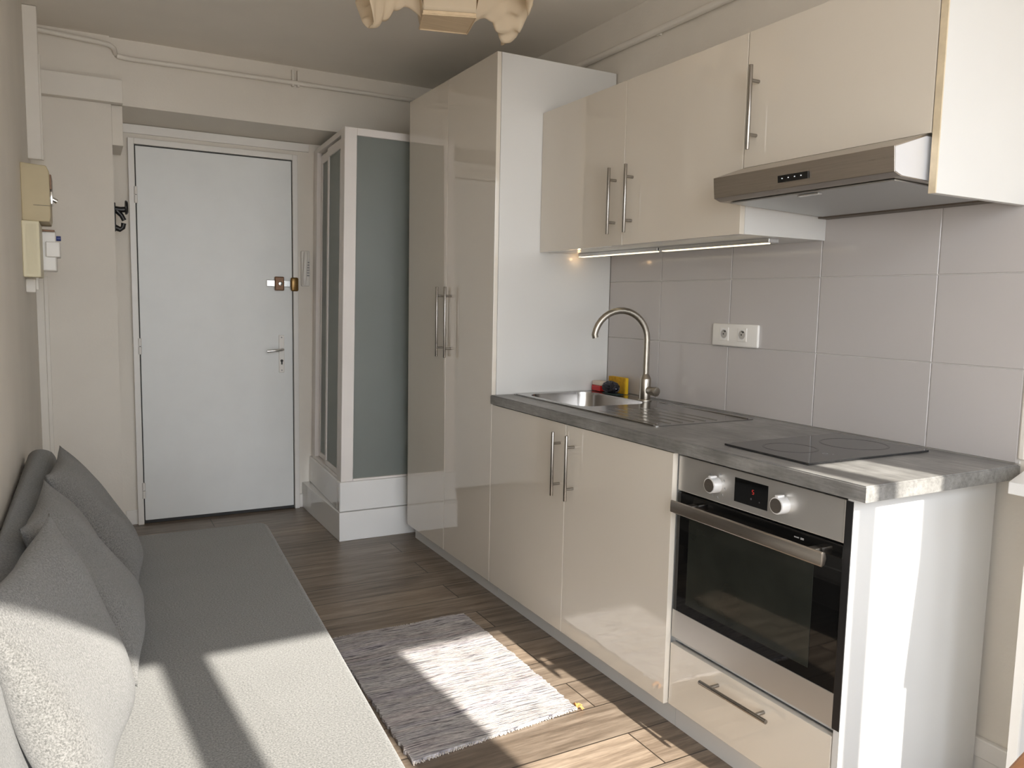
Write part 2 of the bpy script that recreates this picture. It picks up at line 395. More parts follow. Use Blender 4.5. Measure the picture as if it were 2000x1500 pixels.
# splashback: individual 41 x 25 cm tiles over a bed of grout
sp = struct_empty('trim_4', (XR, 0.9, 0.92))
obj('grout_bed', MB().box(XR-0.004, XR, -0.060, 1.80, 0.918, 1.62), M['grout'], sp)
tb = MB(); ys = [-0.055]+[0.202+0.4095*i for i in range(4)]+[1.80]; zs = [0.918, 1.167, 1.4195, 1.62]
for i in range(len(ys)-1):
    for j in range(3):
        tb.box(XR-0.0085, XR-0.003, ys[i]+.0016, ys[i+1]-.0016, zs[j]+.0014, zs[j+1]-.0014, .0012, 1)
obj('tiles', tb, M['tile'], sp)
obj('plaster_edge', MB().box(XR-0.011, XR, -0.075, -0.057, 0.93, 1.62, .004), M['wall'], sp)

# ------------------------------------------------------------------ entry door
d = struct_empty('door_1', (-0.84, 3.70, 0))
YD = 3.700
obj('door_panel', MB().box(-1.262, -0.412, YD-0.004, YB-.001, 0.022, 2.138, .002), M['door_paint'], d)
obj('door_gap_shade', MB().box(-1.268, -0.406, YD+0.008, YB-.0005, 0.002, 2.145), M['dark'], d)  # dark sheet behind the door, painting the shade of its gaps
obj('door_frame', MB().box(-1.300, -1.268, YD-0.014, YB-.001, 0, 2.178, .003).box(-0.406, -0.376, YD-0.014, YB-.001, 0, 2.178, .003).box(-1.268, -0.406, YD-0.014, YB-.001, 2.145, 2.178, .003), M['white_paint'], d)
for z in (0.20, 1.03, 1.87):
    h = obj('hinge', MB().cyl((-1.266, YD-0.016, z-.045), (-1.266, YD-0.016, z-.002), .009).cyl((-1.266, YD-0.016, z+.002), (-1.266, YD-0.016, z+.045), .009), M['white_paint'], d, True)
# lever handle on its long plate
pl = obj('handle_plate', MB().box(-0.497, -0.463, YD-0.012, YD-0.003, 0.862, 1.092, .004), M['plastic'], d)
lv = [(-0.480, YD-0.012, 1.005), (-0.480, YD-0.045, 1.005), (-0.490, YD-0.055, 1.004), (-0.53, YD-0.056, 1.000), (-0.575, YD-0.054, 0.997)]
obj('lever', MB().tube(lv, .0085), M['silver'], pl, True)
obj('keyhole', MB().cyl((-0.480, YD-0.0135, 0.935), (-0.480, YD-0.011, 0.935), .0085).box(-0.4845, -0.4755, YD-0.0135, YD-0.011, 0.912, 0.932), M['dark'], pl)
for z in (0.877, 1.078): obj('screw', MB().cyl((-0.48, YD-0.0135, z), (-0.48, YD-0.011, z), .004), M['grey_print'], pl)
# bolt lock
bl = obj('bolt_lock', MB().box(-0.520, -0.464, YD-0.030, YD-0.003, 1.362, 1.446, .006), M['brown'], d, label='brown lacquered lock body')
obj('bolt_bar', MB().box(-0.567, -0.424, YD-0.018, YD-0.006, 1.385, 1.425, .003), M['silver'], bl)
obj('bolt_knob', MB().cyl((-0.490, YD-0.050, 1.404), (-0.490, YD-0.029, 1.404), .013, .012, r=.003), M['silver'], bl, True)
obj('bolt_keeper', MB().box(-0.425, -0.378, YD-0.034, YD-0.013, 1.360, 1.444, .010, 3), M['brass'], d, True, label='aged brass bolt keeper')

# ------------------------------------------------------------------ fittings at the end of the room
t = thing('intercom', 'white intercom handset on the wall strip between the entry door and shower', 'intercom', (-0.318, YB, 1.50))
obj('base', MB().box(-0.354, -0.302, YB-0.025, YB, 1.392, 1.610, .008), M['plastic'], t)
obj('handset', MB().tube([(-0.338, YB-0.030, 1.405), (-0.340, YB-0.048, 1.44), (-0.337, YB-0.052, 1.50), (-0.332, YB-0.048, 1.56), (-0.328, YB-0.030, 1.60)], [.010, .013, .011, .013, .010]), M['plastic'], t, True)
g = MB()
for i in range(6): g.box(-0.322, -0.306, YB-0.028, YB-0.024, 1.455+i*.016, 1.463+i*.016)
obj('call_buttons', g, M['grey_print'], t)

t = thing('coat_hook', 'black double coat hook on the side of the column left of the entry door', 'hook', (-1.383, 3.50, 1.65))
obj('back_plate', MB().box(-1.385, -1.375, 3.49, 3.525, 1.650, 1.80, .004), M['black'], t)
obj('upper_hook', MB().tube([(-1.378, 3.507, 1.768), (-1.35, 3.507, 1.765), (-1.326, 3.507, 1.768)], .015).cyl((-1.330, 3.507, 1.778), (-1.315, 3.507, 1.778), .040, .033, r=.006), M['black'], t, True)
obj('lower_hook', MB().tube([(-1.380, 3.507, 1.672), (-1.356, 3.507, 1.662), (-1.342, 3.507, 1.672), (-1.338, 3.507, 1.695)], [.016, .014, .012, .013]).tube([(-1.37, 3.507, 1.76), (-1.347, 3.507, 1.735), (-1.335, 3.507, 1.71)], [.014, .012, .012]), M['black'], t, True)

tag(obj('heating_pipe', MB().tube([(-1.70, 3.365, 2.582), (-1.43, 3.365, 2.567), (-1.385, 3.368, 2.563), (-1.365, 3.385, 2.553), (-1.356, 3.42, 2.53), (-1.35, 3.43, 2.50), (-1.342, 3.43, 2.485), (-1.30, 3.43, 2.520), (-1.0, 3.43, 2.520), (-0.4, 3.43, 2.522), (0.30, 3.43, 2.524), (0.60, 3.43, 2.524)][:5] + [(-1.345, 3.392, 2.520), (-1.30, 3.392, 2.516), (-1.0, 3.392, 2.517), (-0.45, 3.392, 2.520), (0.60, 3.392, 2.524)], .0125)
        .box(-0.475, -0.462, 3.385, 3.41, 2.50, 2.59, .002).box(-0.445, -0.432, 3.385, 3.41, 2.50, 2.59, .002), M['pipe_paint'], None, True),
    'white painted pipe running under the ceiling along the beam above the entry door', 'pipe')
tag(obj('water_pipe', MB().tube([(XR-.016, YW+.03, 2.455), (XR-.016, 1.2, 2.458), (XR-.016, 3.42, 2.463)], .015).box(XR-.012, XR, 1.50, 1.52, 2.44, 2.475), M['pipe_paint'], None, True),
    'white painted pipe along the right wall above the kitchen cabinets', 'pipe')
tag(obj('pipe_cover', MB().box(XL+.055, -1.333, 3.335, 3.389, 2.278, 2.392, .003), M['pipe_paint']),
    'flat white cover box across the top of the column left of the door', 'cover box')
tag(obj('cable_trunking', MB().box(XL, XL+.058, 3.10, 3.135, 1.93, CEIL-.002, .004).box(XL+.058, XL+.064, 3.103, 3.133, 1.93, 2.4, .001), M['pipe_paint']),
    'white cable trunking rising from the beige electricity box to the ceiling', 'cable trunking')
tag(obj('cable_trunking', MB().box(XL, XL+.035, 3.352, 3.388, 0.002, 1.40, .004).box(XL+.035, XL+.052, 3.366, 3.389, 0.002, 1.40, .002), M['pipe_paint']),
    'white cable trunking in the corner below the electricity boxes, running behind the sofa', 'cable trunking')
tag(obj('junction_box', MB().box(XL, XL+.035, 2.56, 2.60, 1.318, 1.374, .004).box(XL+.035, XL+.045, 2.565, 2.595, 1.33, 1.38, .002), M['pipe_paint']),
    'small white junction box just below the cream ribbed cover', 'junction box')

t = thing('electricity_meter', 'beige electricity meter box at the top of the boxes on the left wall', 'electricity meter', (XL, 2.62, 1.6))
obj('casing', MB().poly_extrude([(XL, 2.50, 1.600), (XL+.094, 2.50, 1.602), (XL+.098, 2.50, 1.62), (XL+.098, 2.50, 1.80), (XL+.088, 2.50, 1.822), (XL, 2.50, 1.828)], (0, 0.27, 0), .003), M['beige'], t)
obj('dial_window', MB().box(XL+.097, XL+.104, 2.55, 2.74, 1.735, 1.795, .002), M['brown'], t, label='dark reddish window')
obj('switch', MB().box(XL+.097, XL+.107, 2.53, 2.62, 1.675, 1.725, .002).tube([(XL+.105, 2.575, 1.70), (XL+.122, 2.575, 1.69)], .009), M['silver'], t, True, label='grey toggle switch')
obj('cover_line', MB().box(XL+.04, XL+.0985, 2.4985, 2.5005, 1.664, 1.6655), M['dark'], t)
t = thing('cable_cover', 'cream ribbed plastic cover under the beige electricity meter', 'cable cover', (XL, 2.55, 1.38))
cb = MB().box(XL, XL+.060, 2.43, 2.70, 1.378, 1.597, .004)
obj('cover', cb, M['cream'], t)
rb = MB()
for i in range(8): rb.box(XL+.014+i*.0050, XL+.0165+i*.0050, 2.4265, 2.4305, 1.39, 1.585)
obj('ribs', rb, M['cream'], t)
t = thing('circuit_breaker', 'white circuit breaker with a blue button beside the cream ribbed cover', 'circuit breaker', (XL, 2.80, 1.41))
obj('casing', MB().box(XL, XL+.108, 2.72, 2.93, 1.412, 1.577, .005), M['plastic'], t)
obj('top_plate', MB().box(XL+.05, XL+.105, 2.725, 2.90, 1.5775, 1.586, .002), M['brown'], t)
obj('switch_block', MB().box(XL+.07, XL+.123, 2.705, 2.86, 1.470, 1.535, .004), M['plastic'], t)
obj('button', MB().cyl((XL+.107, 2.82, 1.556), (XL+.126, 2.82, 1.556), .011, r=.002), M['blue'], t, True, label='blue push button')

# ------------------------------------------------------------------ shower cabin
X0, Y0, ZT, ZB = -0.340, 2.917, 2.216, 0.326
t = thing('shower_cabin', 'white framed shower cubicle with frosted glass beside the entry door', 'shower', (0.1, 3.3, 0))
obj('plinth', MB().box(-0.354, XR-.002, 2.897, YB-.004, 0, 0.160, .003), M['ceramic'], t)
tr = MB()
tr.box(-0.348, XR-.002, 2.907, 2.96, 0.162, ZB, .006).box(-0.348, -0.29, 2.96, YB-.004, 0.162, ZB, .006).box(-0.29, XR-.002, 2.96, YB-.004, 0.162, 0.20).box(-0.29, XR-.002, 3.67, YB-.004, 0.20, ZB).box(0.56, XR-.002, 2.96, 3.67, 0.20, ZB)
obj('tray', tr, M['ceramic'], t)
obj('corner_post', MB().box(X0, X0+.068, Y0, Y0+.035, ZB, ZT, .003).box(X0, X0+.030, Y0+.035, Y0+.085, ZB, ZT, .003), M['alu_white'], t)
obj('wall_post', MB().box(X0, X0+.03, 3.60, 3.66, ZB, ZT, .003).box(X0+.005, X0+.03, 3.66, YB-.004, ZB, ZT, .003), M['alu_white'], t)
obj('top_rail', MB().box(X0+.068, 0.60, Y0, Y0+.035, ZT-.040, ZT, .003), M['alu_white'], t)
obj('bottom_rail', MB().box(X0+.068, 0.60, Y0, Y0+.030, ZB, ZB+.012, .002), M['alu_white'], t)
obj('side_top_rail', MB().box(X0, X0+.042, Y0+.085, 3.60, ZT-.030, ZT, .003), M['alu_white'], t)
obj('side_bottom_rail', MB().box(X0, X0+.042, Y0+.085, 3.60, ZB, ZB+.018, .003), M['alu_white'], t)
obj('glass_panel', MB().box(X0+.064, 0.60, Y0+.012, Y0+.018, ZB+.006, ZT-.03), M['frost'], t)
for (ya, yb, xo) in ((3.005, 3.335, 0.004), (3.285, 3.598, 0.024)):
    dr = obj('sliding_door', MB().box(X0+xo, X0+xo+.018, ya, ya+.028, ZB+.02, ZT-.045, .002).box(X0+xo, X0+xo+.018, yb-.032, yb, ZB+.02, ZT-.045, .002)
             .box(X0+xo, X0+xo+.018, ya+.028, yb-.032, ZT-.095, ZT-.045, .002).box(X0+xo, X0+xo+.018, ya+.028, yb-.032, ZB+.02, ZB+.05, .002), M['alu_white'], t)
    obj('glass', MB().box(X0+xo+.006, X0+xo+.011, ya+.026, yb-.030, ZB+.048, ZT-.093), M['frost'], dr)

for o in list(t.children)+[c for q in t.children for c in q.children]:     # the cubicle stands a little out of square
    if o.name.startswith('plinth'): continue
    for v in o.data.vertices:
        xx, yy = v.co.x+t.location.x, v.co.y+t.location.y
        v.co.x += (.052*(yy-2.917)+.014*(v.co.z-.33))*max(0, min(1, (.2-xx)/.5))

# ------------------------------------------------------------------ handles
def bar_handle(parent, p0, p1, out, f0=0.16, r=0.0062, posts=None):
    """bar from p0 to p1, standing off the front by the vector out (towards the front)"""
    p0, p1, o = Vector(p0), Vector(p1), Vector(out)
    m = MB().cyl(p0, p1, r, n=16, r=.0008)
    for k in (f0, 1-f0):
        q = p0.lerp(p1, k); m.cyl(q-o, q, r*.85, n=12)
    return obj('handle', m, M['handle'], parent, True)

# ------------------------------------------------------------------ tall cabinet
t = thing('tall_cabinet', 'tall cream gloss two-door cabinet between the shower and the worktop', 'cabinet', (0.3, 2.3, 0))
ZTT = 2.354
obj('carcass', MB().box(0.021, 0.60, 1.820, 2.800, 0.085, ZTT-.003), M['carcass'], t)
obj('side_panel', MB().box(0.0205, 0.605, 1.8005, 1.819, 0.085, ZTT, .001), M['side_gloss'], t)
obj('plinth', MB().box(0.050, 0.066, 1.802, 2.800, 0.0, 0.0845).box(0.066, .59, 2.78, 2.80, 0, .0845).box(0.066, .59, 1.802, 1.82, 0, .0845), M['side_gloss'], t)
for (ya, yb, hy) in ((1.802, 2.2985, 2.2385), (2.3015, 2.7985, 2.336)):
    dr = obj('door', MB().box(0.0, 0.0195, ya, yb, 0.083, ZTT, .0012), M['gloss'], t)
    bar_handle(dr, (-0.034, hy, 1.048), (-0.034, hy, 1.386), (-0.034, 0, 0), 0.13)

# ------------------------------------------------------------------ base cabinets
t = thing('sink_cabinet', 'cream gloss two-door base cabinet under the sink end of the worktop', 'cabinet', (0.3, 1.2, 0))
obj('carcass', MB().box(0.021, 0.58, 0.6215, 0.64, 0.085, 0.878).box(0.021, 0.58, 1.781, 1.7985, 0.085, 0.878).box(0.021, .58, .64, 1.781, .085, .103).box(0.565, .58, .64, 1.781, .103, .878).box(0.021, .08, .64, 1.781, .86, .878), M['carcass'], t)
obj('plinth', MB().box(0.050, 0.066, 0.60, 1.7985, 0.0, 0.0845).box(0.066, .58, 1.78, 1.7985, 0, .0845), M['side_gloss'], t)
for (ya, yb, hy) in ((0.602, 1.1985, 1.1445), (1.2015, 1.7985, 1.238)):
    dr = obj('door', MB().box(0.0, 0.0195, ya, yb, 0.083, 0.8745, .0012), M['gloss'], t)
    bar_handle(dr, (-0.034, hy, 0.603), (-0.034, hy, 0.843), (-0.034, 0, 0), 0.18)

t = thing('oven_cabinet', 'white oven housing unit with bottom drawer at the near end of the worktop', 'cabinet', (0.3, 0.29, 0))
obj('housing', MB().box(0.037, 0.58, 0.602, 0.6205, 0.085, 0.878).box(0.037, .58, .0, .602, .285, .297).box(0.565, .58, .0, .602, .297, .878).box(0.037, 0.58, .0, .602, .085, .1), M['carcass'], t)
obj('end_panel', MB().box(0.0165, 0.585, -0.0205, -0.0015, 0.0, 0.878, .001), M['carcass'], t)
obj('plinth', MB().box(0.050, 0.066, -0.0, 0.5985, 0.0, 0.0845).box(0.066, .56, -0.0, 0.016, 0, .0845), M['side_gloss'], t)
dr = obj('drawer', MB().box(0.0165, 0.036, 0.002, 0.598, 0.083, 0.281, .0012), M['gloss'], t)
bar_handle(dr, (-0.018, 0.428, 0.236), (-0.018, 0.175, 0.240), (-0.034, 0, 0), 0.16)
obj('drawer_box', MB().box(0.037, 0.55, 0.02, 0.585, 0.11, 0.27), M['carcass'], t)

# ------------------------------------------------------------------ oven
t = thing('oven', 'built-in steel oven with black glass door under the hob', 'oven', (0.3, 0.3, 0.30))
OX = 0.0165
obj('body', MB().box(0.0365, 0.55, 0.012, 0.592, 0.300, 0.866), M['dark'], t)
cp = obj('control_panel', MB().box(OX+.002, 0.036, 0.0035, 0.5965, 0.762, 0.868, .002), M['steel_panel'], t)
obj('display', MB().box(OX+.0005, OX+.004, 0.243, 0.363, 0.782, 0.849, .0005), M['black_glass'], cp)
seg = MB()
def seven(y, z, s, on):
    L, W = s, s*.22
    S = {'a': (0, 2), 'g': (0, 1), 'd': (0, 0), 'f': (0, 1, 1), 'b': (1, 1, 1), 'e': (0, 0, 1), 'c': (1, 0, 1)}
    for k in on:
        q = S[k]
        if len(q) == 2: seg.box(OX-.0002, OX+.001, y-L, y, z+q[1]*L-W/2, z+q[1]*L+W/2)
        else: seg.box(OX-.0002, OX+.001, y-q[0]*L-W/2, y-q[0]*L+W/2, z+q[1]*L, z+(q[1]+1)*L)
seven(0.297, 0.816, 0.0054, 'afgcd')
obj('digit', seg, M['red_led'], cp, label='dim red digit 5')
obj('display_icon', MB().box(OX-.0002, OX+.001, 0.298, 0.302, 0.799, 0.804), M['dim_print'], cp)
obj('display_icon', MB().box(OX-.0002, OX+.001, 0.269, 0.272, 0.797, 0.800), M['dim_print'], cp)
for (ky, kz) in ((0.435, 0.812), (0.190, 0.812)):
    k = obj('knob', MB().cyl((OX-.026, ky, kz), (OX+.003, ky, kz), .0225, .0235, n=32, r=.002).box(OX-.026, OX-.002, ky-.006, ky+.006, kz+.019, kz+.0275, .002), M['knob'], t, True, label='white satin rotary knob with dark face')
    obj('knob_face', MB().cyl((OX-.0268, ky, kz), (OX-.0258, ky, kz), .0190, n=32), M['hood_steel'], k, True)
mk = MB()
for i in range(10):
    a = math.radians(-25+36*i+18)
    if i in (3,): continue
    yy, zz = 0.435-.036*math.cos(a)*0.95, 0.812+.036*math.sin(a)
    s = .0022
    mk.box(OX+.0015, OX+.0025, yy-s, yy+s, zz-s*.4, zz+s*1.4); mk.box(OX+.0015, OX+.0025, yy-s*1.4, yy-s*.6, zz-s*1.3, zz)
obj('dial_marks', mk, M['grey_print'], cp)
dr = obj('oven_door', MB().box(OX+.002, 0.036, 0.0035, 0.5965, 0.302, 0.757, .002), M['black_glass'], t, label='black glass drop-down door')
obj('window', MB().box(OX+.0008, OX+.0035, 0.085, 0.540, 0.420, 0.690, .0005), M['window_glass'], dr)
obj('lower_panel', MB().box(OX, OX+.0035, 0.0035, 0.5965, 0.303, 0.389, .0008), M['steel_panel'], dr, label='brushed steel strip under the glass')
obj('maker_mark', MB().box(OX+.001, OX+.003, 0.135, 0.150, 0.738, 0.741).box(OX+.001, OX+.003, 0.120, 0.130, 0.737, 0.742), M['grey_print'], dr)
hb = MB().poly_extrude([(-.034, .022, .708), (-.030, .022, .705), (-.020, .022, .710), (-.016, .022, .7245), (-.020, .022, .739), (-.030, .022, .743), (-.034, .022, .740)], (0, .546, 0), .0015)
for yy in (.075, .515): hb.box(-.022, OX+.004, yy-.012, yy+.012, .716, .735, .003)
obj('door_handle', hb, M['hood_steel'], dr, True)
obj('side_gap_shade', MB().box(0.0150, 0.0160, -0.0185, 0.0015, 0.303, 0.868), M['black'], t)  # black strip over the panel edge, standing for the gap's shade

# ------------------------------------------------------------------ worktop, sink, hob
wt = MB()
XA, XB, YA, YB2, ZA, ZC = -0.0075, 0.6045, -0.066, 1.7995, 0.8790, 0.917
hx0, hx1, hy0, hy1 = 0.125, 0.490, 1.295, 1.765
def ring(z):
    o = [wt.b.verts.new(p) for p in ((XA, YA, z), (XB, YA, z), (XB, YB2, z), (XA, YB2, z))]
    i = [wt.b.verts.new(p) for p in ((hx0, hy0, z), (hx1, hy0, z), (hx1, hy1, z), (hx0, hy1, z))]
    return o, i
o0, i0 = ring(ZA); o1, i1 = ring(ZC)
for k in range(4):
    n = (k+1) % 4
    wt.b.faces.new((o1[k], o1[n], i1[n], i1[k])); wt.b.faces.new((o0[k], i0[k], i0[n], o0[n]))
    wt.b.faces.new((o0[k], o0[n], o1[n], o1[k])); wt.b.faces.new((i0[k], i1[k], i1[n], i0[n]))
wt.b.edges.ensure_lookup_table()
bmesh.ops.bevel(wt.b, geom=[e for e in wt.b.edges if all(v in o1 for v in e.verts)], offset=.003, segments=2, affect='EDGES')
tag(obj('worktop', wt, M['counter']), 'grey concrete-look worktop running from the tall cabinet to the end panel', 'worktop')

t = thing('sink', 'stainless steel inset sink with drainer at the far end of the worktop', 'sink', (0.31, 1.3, ZC))
def rrect(cx, cy, hx, hy, r, n=8):
    out = []
    for (sx, sy, a0) in ((1, 1, 0), (-1, 1, 90), (-1, -1, 180), (1, -1, 270)):
        for i in range(n+1):
            a = math.radians(a0+90*i/n); out.append((cx+sx*(hx-r)+r*math.cos(a), cy+sy*(hy-r)+r*math.sin(a)))
    return out
sk = MB()
outer = rrect(.3225, 1.300, .2275, .490, .02); inner = rrect(.3075, 1.530, .170, .222, .075)
prof = [(1.0, 0.0), (.992, -.012), (.97, -.10), (.90, -.128), (.5, -.135), (.12, -.137)]
L0 = [sk.b.verts.new((x_, y_, ZC+.0002)) for x_, y_ in outer]; L1 = [sk.b.verts.new((x_, y_, ZC+.0030)) for x_, y_ in outer]
rings = []
for s_, dz in prof:
    rings.append([sk.b.verts.new((.3075+(x_-.3075)*s_, 1.530+(y_-1.530)*s_, ZC+.0025+dz)) for x_, y_ in inner])
nn = len(outer)
def strip(A, B):
    for i in range(nn): sk.b.faces.new((A[i], A[(i+1) % nn], B[(i+1) % nn], B[i]))
strip(L0, L1)
Lm = [sk.b.verts.new((x_, y_, ZC+.0022)) for x_, y_ in rrect(.3225, 1.300, .2215, .484, .018)]
strip(L1, Lm); strip(Lm, rings[0])
for i in range(len(rings)-1): strip(rings[i], rings[i+1])
sk.b.faces.new(rings[-1])
obj('basin', sk, M['sink_steel'], t, True)
obj('drain', MB().annulus((.3075, 1.53, ZC-.1335), .012, .038, .003).cyl((.3075, 1.53, ZC-.1345), (.3075, 1.53, ZC-.132), .012), M['silver'], t, True)
rg = MB()
for i in range(6):
    xx = .14+i*.052
    rg.box(xx-.005, xx+.005, .85, 1.24-abs(i-2.5)*.02, ZC+.0005, ZC+.0031, .0010)
obj('drainer_ribs', rg, M['sink_steel'], t, True)
ri = MB()
ri.box(.105, .111, .83, 1.775, ZC+.002, ZC+.0045, .001).box(.528, .534, .83, 1.32, ZC+.002, ZC+.0045, .001)
obj('raised_rim', ri, M['sink_steel'], t, True)

t = thing('kitchen_tap', 'brushed nickel swan-neck mixer tap beside the sink bowl', 'tap', (0.508, 1.39, ZC+.003))
tx, ty, z0 = 0.508, 1.390, ZC+.0028
obj('body', MB().cyl((tx, ty, z0), (tx, ty, z0+.006), .029, .027, n=28, r=.001).cyl((tx, ty, z0+.006), (tx, ty, z0+.092), .0235, n=28, r=.001).cyl((tx, ty, z0+.092), (tx, ty, z0+.112), .0235, .0135, n=28), M['nickel'], t, True)
sx, sy = -0.97, 0.22
R = .118
pth = [(tx, ty, z0+.10), (tx, ty, z0+.18), (tx, ty, z0+.255)]
for i in range(1, 17):
    a = PI*i/16*0.95
    dd = R-R*math.cos(a); pth.append((tx+sx*dd, ty+sy*dd, z0+.255+R*math.sin(a)))
lx = pth[-1]; pth.append((lx[0]+sx*-.004, lx[1]-sy*.004, lx[2]-.012))
obj('spout', MB().tube(pth, .0134, 18), M['nickel'], t, True)
obj('lever', MB().cyl((tx+.002, ty-.020, z0+.045), (tx+.006, ty-.062, z0+.043), .0165, .0185, n=24, r=.001).cyl((tx+.006, ty-.062, z0+.043), (tx+.007, ty-.069, z0+.0425), .0195, n=24, r=.002), M['nickel'], t, True)

t = thing('hob', 'black glass ceramic hob set on the near end of the worktop', 'hob', (0.33, 0.30, ZC))
obj('glass_plate', MB().poly_extrude([(0.062, 0.155, ZC+.0008), (0.545, 0.150, ZC+.0008), (0.560, 0.462, ZC+.0008), (0.068, 0.462, ZC+.0008)], (0, 0, .0055), .0012), M['hob_glass'], t)
obj('cooking_zone', MB().annulus((.425, .305, ZC+.0062), .090, .096, .0004), M['hob_ring'], t)
obj('cooking_zone', MB().annulus((.195, .335, ZC+.0062), .070, .076, .0004), M['hob_ring'], t)
obj('printed_mark', MB().annulus((.215, .232, ZC+.0062), .006, .0075, .0003, 16).box(.222, .228, .214, .2155, ZC+.0062, ZC+.0065), M['hob_print'], t)

# things at the sink
t = thing('dish_brush', 'red block scrubbing brush with pale bristles in the corner behind the sink', 'brush', (.535, 1.76, ZC))
obj('brush_block', MB().box(.512, .558, 1.722, 1.79, ZC+.0045, ZC+.030, .004), M['red'], t, label='red plastic block')
obj('bristles', MB().box(.515, .556, 1.724, 1.788, ZC+.030, ZC+.050, .003), M['bristle'], t, label='pale pinkish bristles')
t = thing('scouring_pad', 'dark steel wool scourer on a dark green cloth at the sink corner', 'scourer', (.505, 1.63, ZC))
b = MB()
for k in range(70):
    c0 = Vector((.503, 1.625, ZC+.034)); pts_ = []
    ax = Vector((random.uniform(-1, 1), random.uniform(-1, 1), random.uniform(-1, 1))).normalized(); u_ = ax.orthogonal().normalized(); v_ = ax.cross(u_)
    q = random.uniform(.55, 1.0); ph = random.uniform(0, 6)
    for i in range(15):
        a = ph+i*.42; e = (u_*math.cos(a)+v_*math.sin(a))*q + ax*random.uniform(-.15, .15)
        pts_.append(c0+Vector((e.x*.030, e.y*.052, max(e.z, -.95)*.028)))
    b.tube(pts_, .0022, 5)
obj('steel_wool', b, steel('dark_steel_wool', (0.10, 0.10, 0.12), 0.35), t, True)
obj('wool_core', MB().grid(lambda u, v: (.503+.018*math.sin(PI*v)*math.cos(2*PI*u), 1.625+.032*math.sin(PI*v)*math.sin(2*PI*u), ZC+.032+.017*math.cos(PI*v)), 20, 10, True), M['black'], t, True)
obj('cloth', MB().box(.480, .525, 1.555, 1.66, ZC+.004, ZC+.0105, .003), M['teal'], t, True, label='dark green cloth underneath')
t = thing('sponge', 'yellow kitchen sponge standing against the tiles by the sink', 'sponge', (.585, 1.66, ZC))
obj('foam', MB().box(.568, .586, 1.605, 1.725, ZC+.0004, ZC+.075, .004), plain('yellow_foam', (0.70, 0.44, 0.015), 0.9, bmp=0.8, bscale=400), t, True)
obj('scouring_layer', MB().box(.561, .568, 1.605, 1.725, ZC+.0034, ZC+.075, .002), plain('ochre_layer', (0.50, 0.27, 0.012), 0.95, var=0.2, vscale=60, bmp=0.9, bscale=500), t, True, label='ochre scouring face')

# ------------------------------------------------------------------ wall cabinets
ZW0, ZW1, XW = 1.538, 2.131, 0.2234
t = thing('wall_cabinet', 'cream gloss two-door wall cabinet above the sink', 'cabinet', (0.42, 1.2, ZW0))
obj('carcass', MB().box(XW+.020, 0.604, 0.6015, 1.7985, ZW0+.001, ZW1), M['carcass'], t)
for (ya, yb, hy) in ((0.602, 1.1985, 1.147), (1.2015, 1.7985, 1.250)):
    dr = obj('door', MB().box(XW, XW+.0195, ya, yb, ZW0, ZW1, .0012), M['gloss'], t)
    bar_handle(dr, (XW-.034, hy, 1.578), (XW-.034, hy, 1.822), (-.034, 0, 0), 0.18)
for ya, yb, nm in ((1.206, 1.755, 'far'), (0.645, 1.196, 'near')):
    l = thing('under_cabinet_light', 'slim lit strip light under the wall cabinet, the one nearer the '+('tall cabinet' if nm == 'far' else 'cooker hood'), 'light', (0.42, (ya+yb)/2, ZW0), 'strip lights under the wall cabinet')
    obj('housing', MB().box(0.395, 0.440, ya, yb, ZW0-.014, ZW0+.0008, .002), M['silver'], l)
    obj('diffuser', MB().box(0.398, 0.418, ya+.015, yb-.015, ZW0-.0165, ZW0-.0135, .001), M['lightstrip'], l, label='glowing warm diffuser')
    if nm == 'far':                                  # the last diode of the strip shines on the tall cabinet's side
        ld = bpy.data.lights.new('strip_end_diode', 'POINT'); lo = bpy.data.objects.new('strip_end_diode', ld); COL.objects.link(lo)
        ld.energy = 0.028; ld.color = (1.0, 0.62, 0.30); ld.shadow_soft_size = .006; lo.parent = l
        lo.location = Vector((0.408, yb+.012, ZW0-.020))-l.location

t = thing('hood_cabinet', 'short cream gloss wall cabinet above the cooker hood', 'cabinet', (0.42, 0.3, 1.735))
obj('carcass', MB().box(XW+.020, 0.604, -0.006, 0.5985, 1.734, ZW1), M['carcass'], t)
dr = obj('door', MB().box(XW, XW+.0195, -0.004, 0.598, 1.734, ZW1, .0012), M['gloss'], t)
bar_handle(dr, (XW-.034, 0.553, 1.779), (XW-.034, 0.553, 2.021), (-.034, 0, 0), 0.18)
sp_ = obj('side_panel', MB().box(XW+.003, 0.604, -0.026, -0.008, 1.592, ZW1+.01, .0005), M['carcass'], t, label='white end panel reaching lower than the door')
obj('raw_edge', MB().box(XW-.001, XW+.0028, -0.026, -0.008, 1.592, ZW1+.01), M['edge_ply'], sp_, label='raw beige front edge')

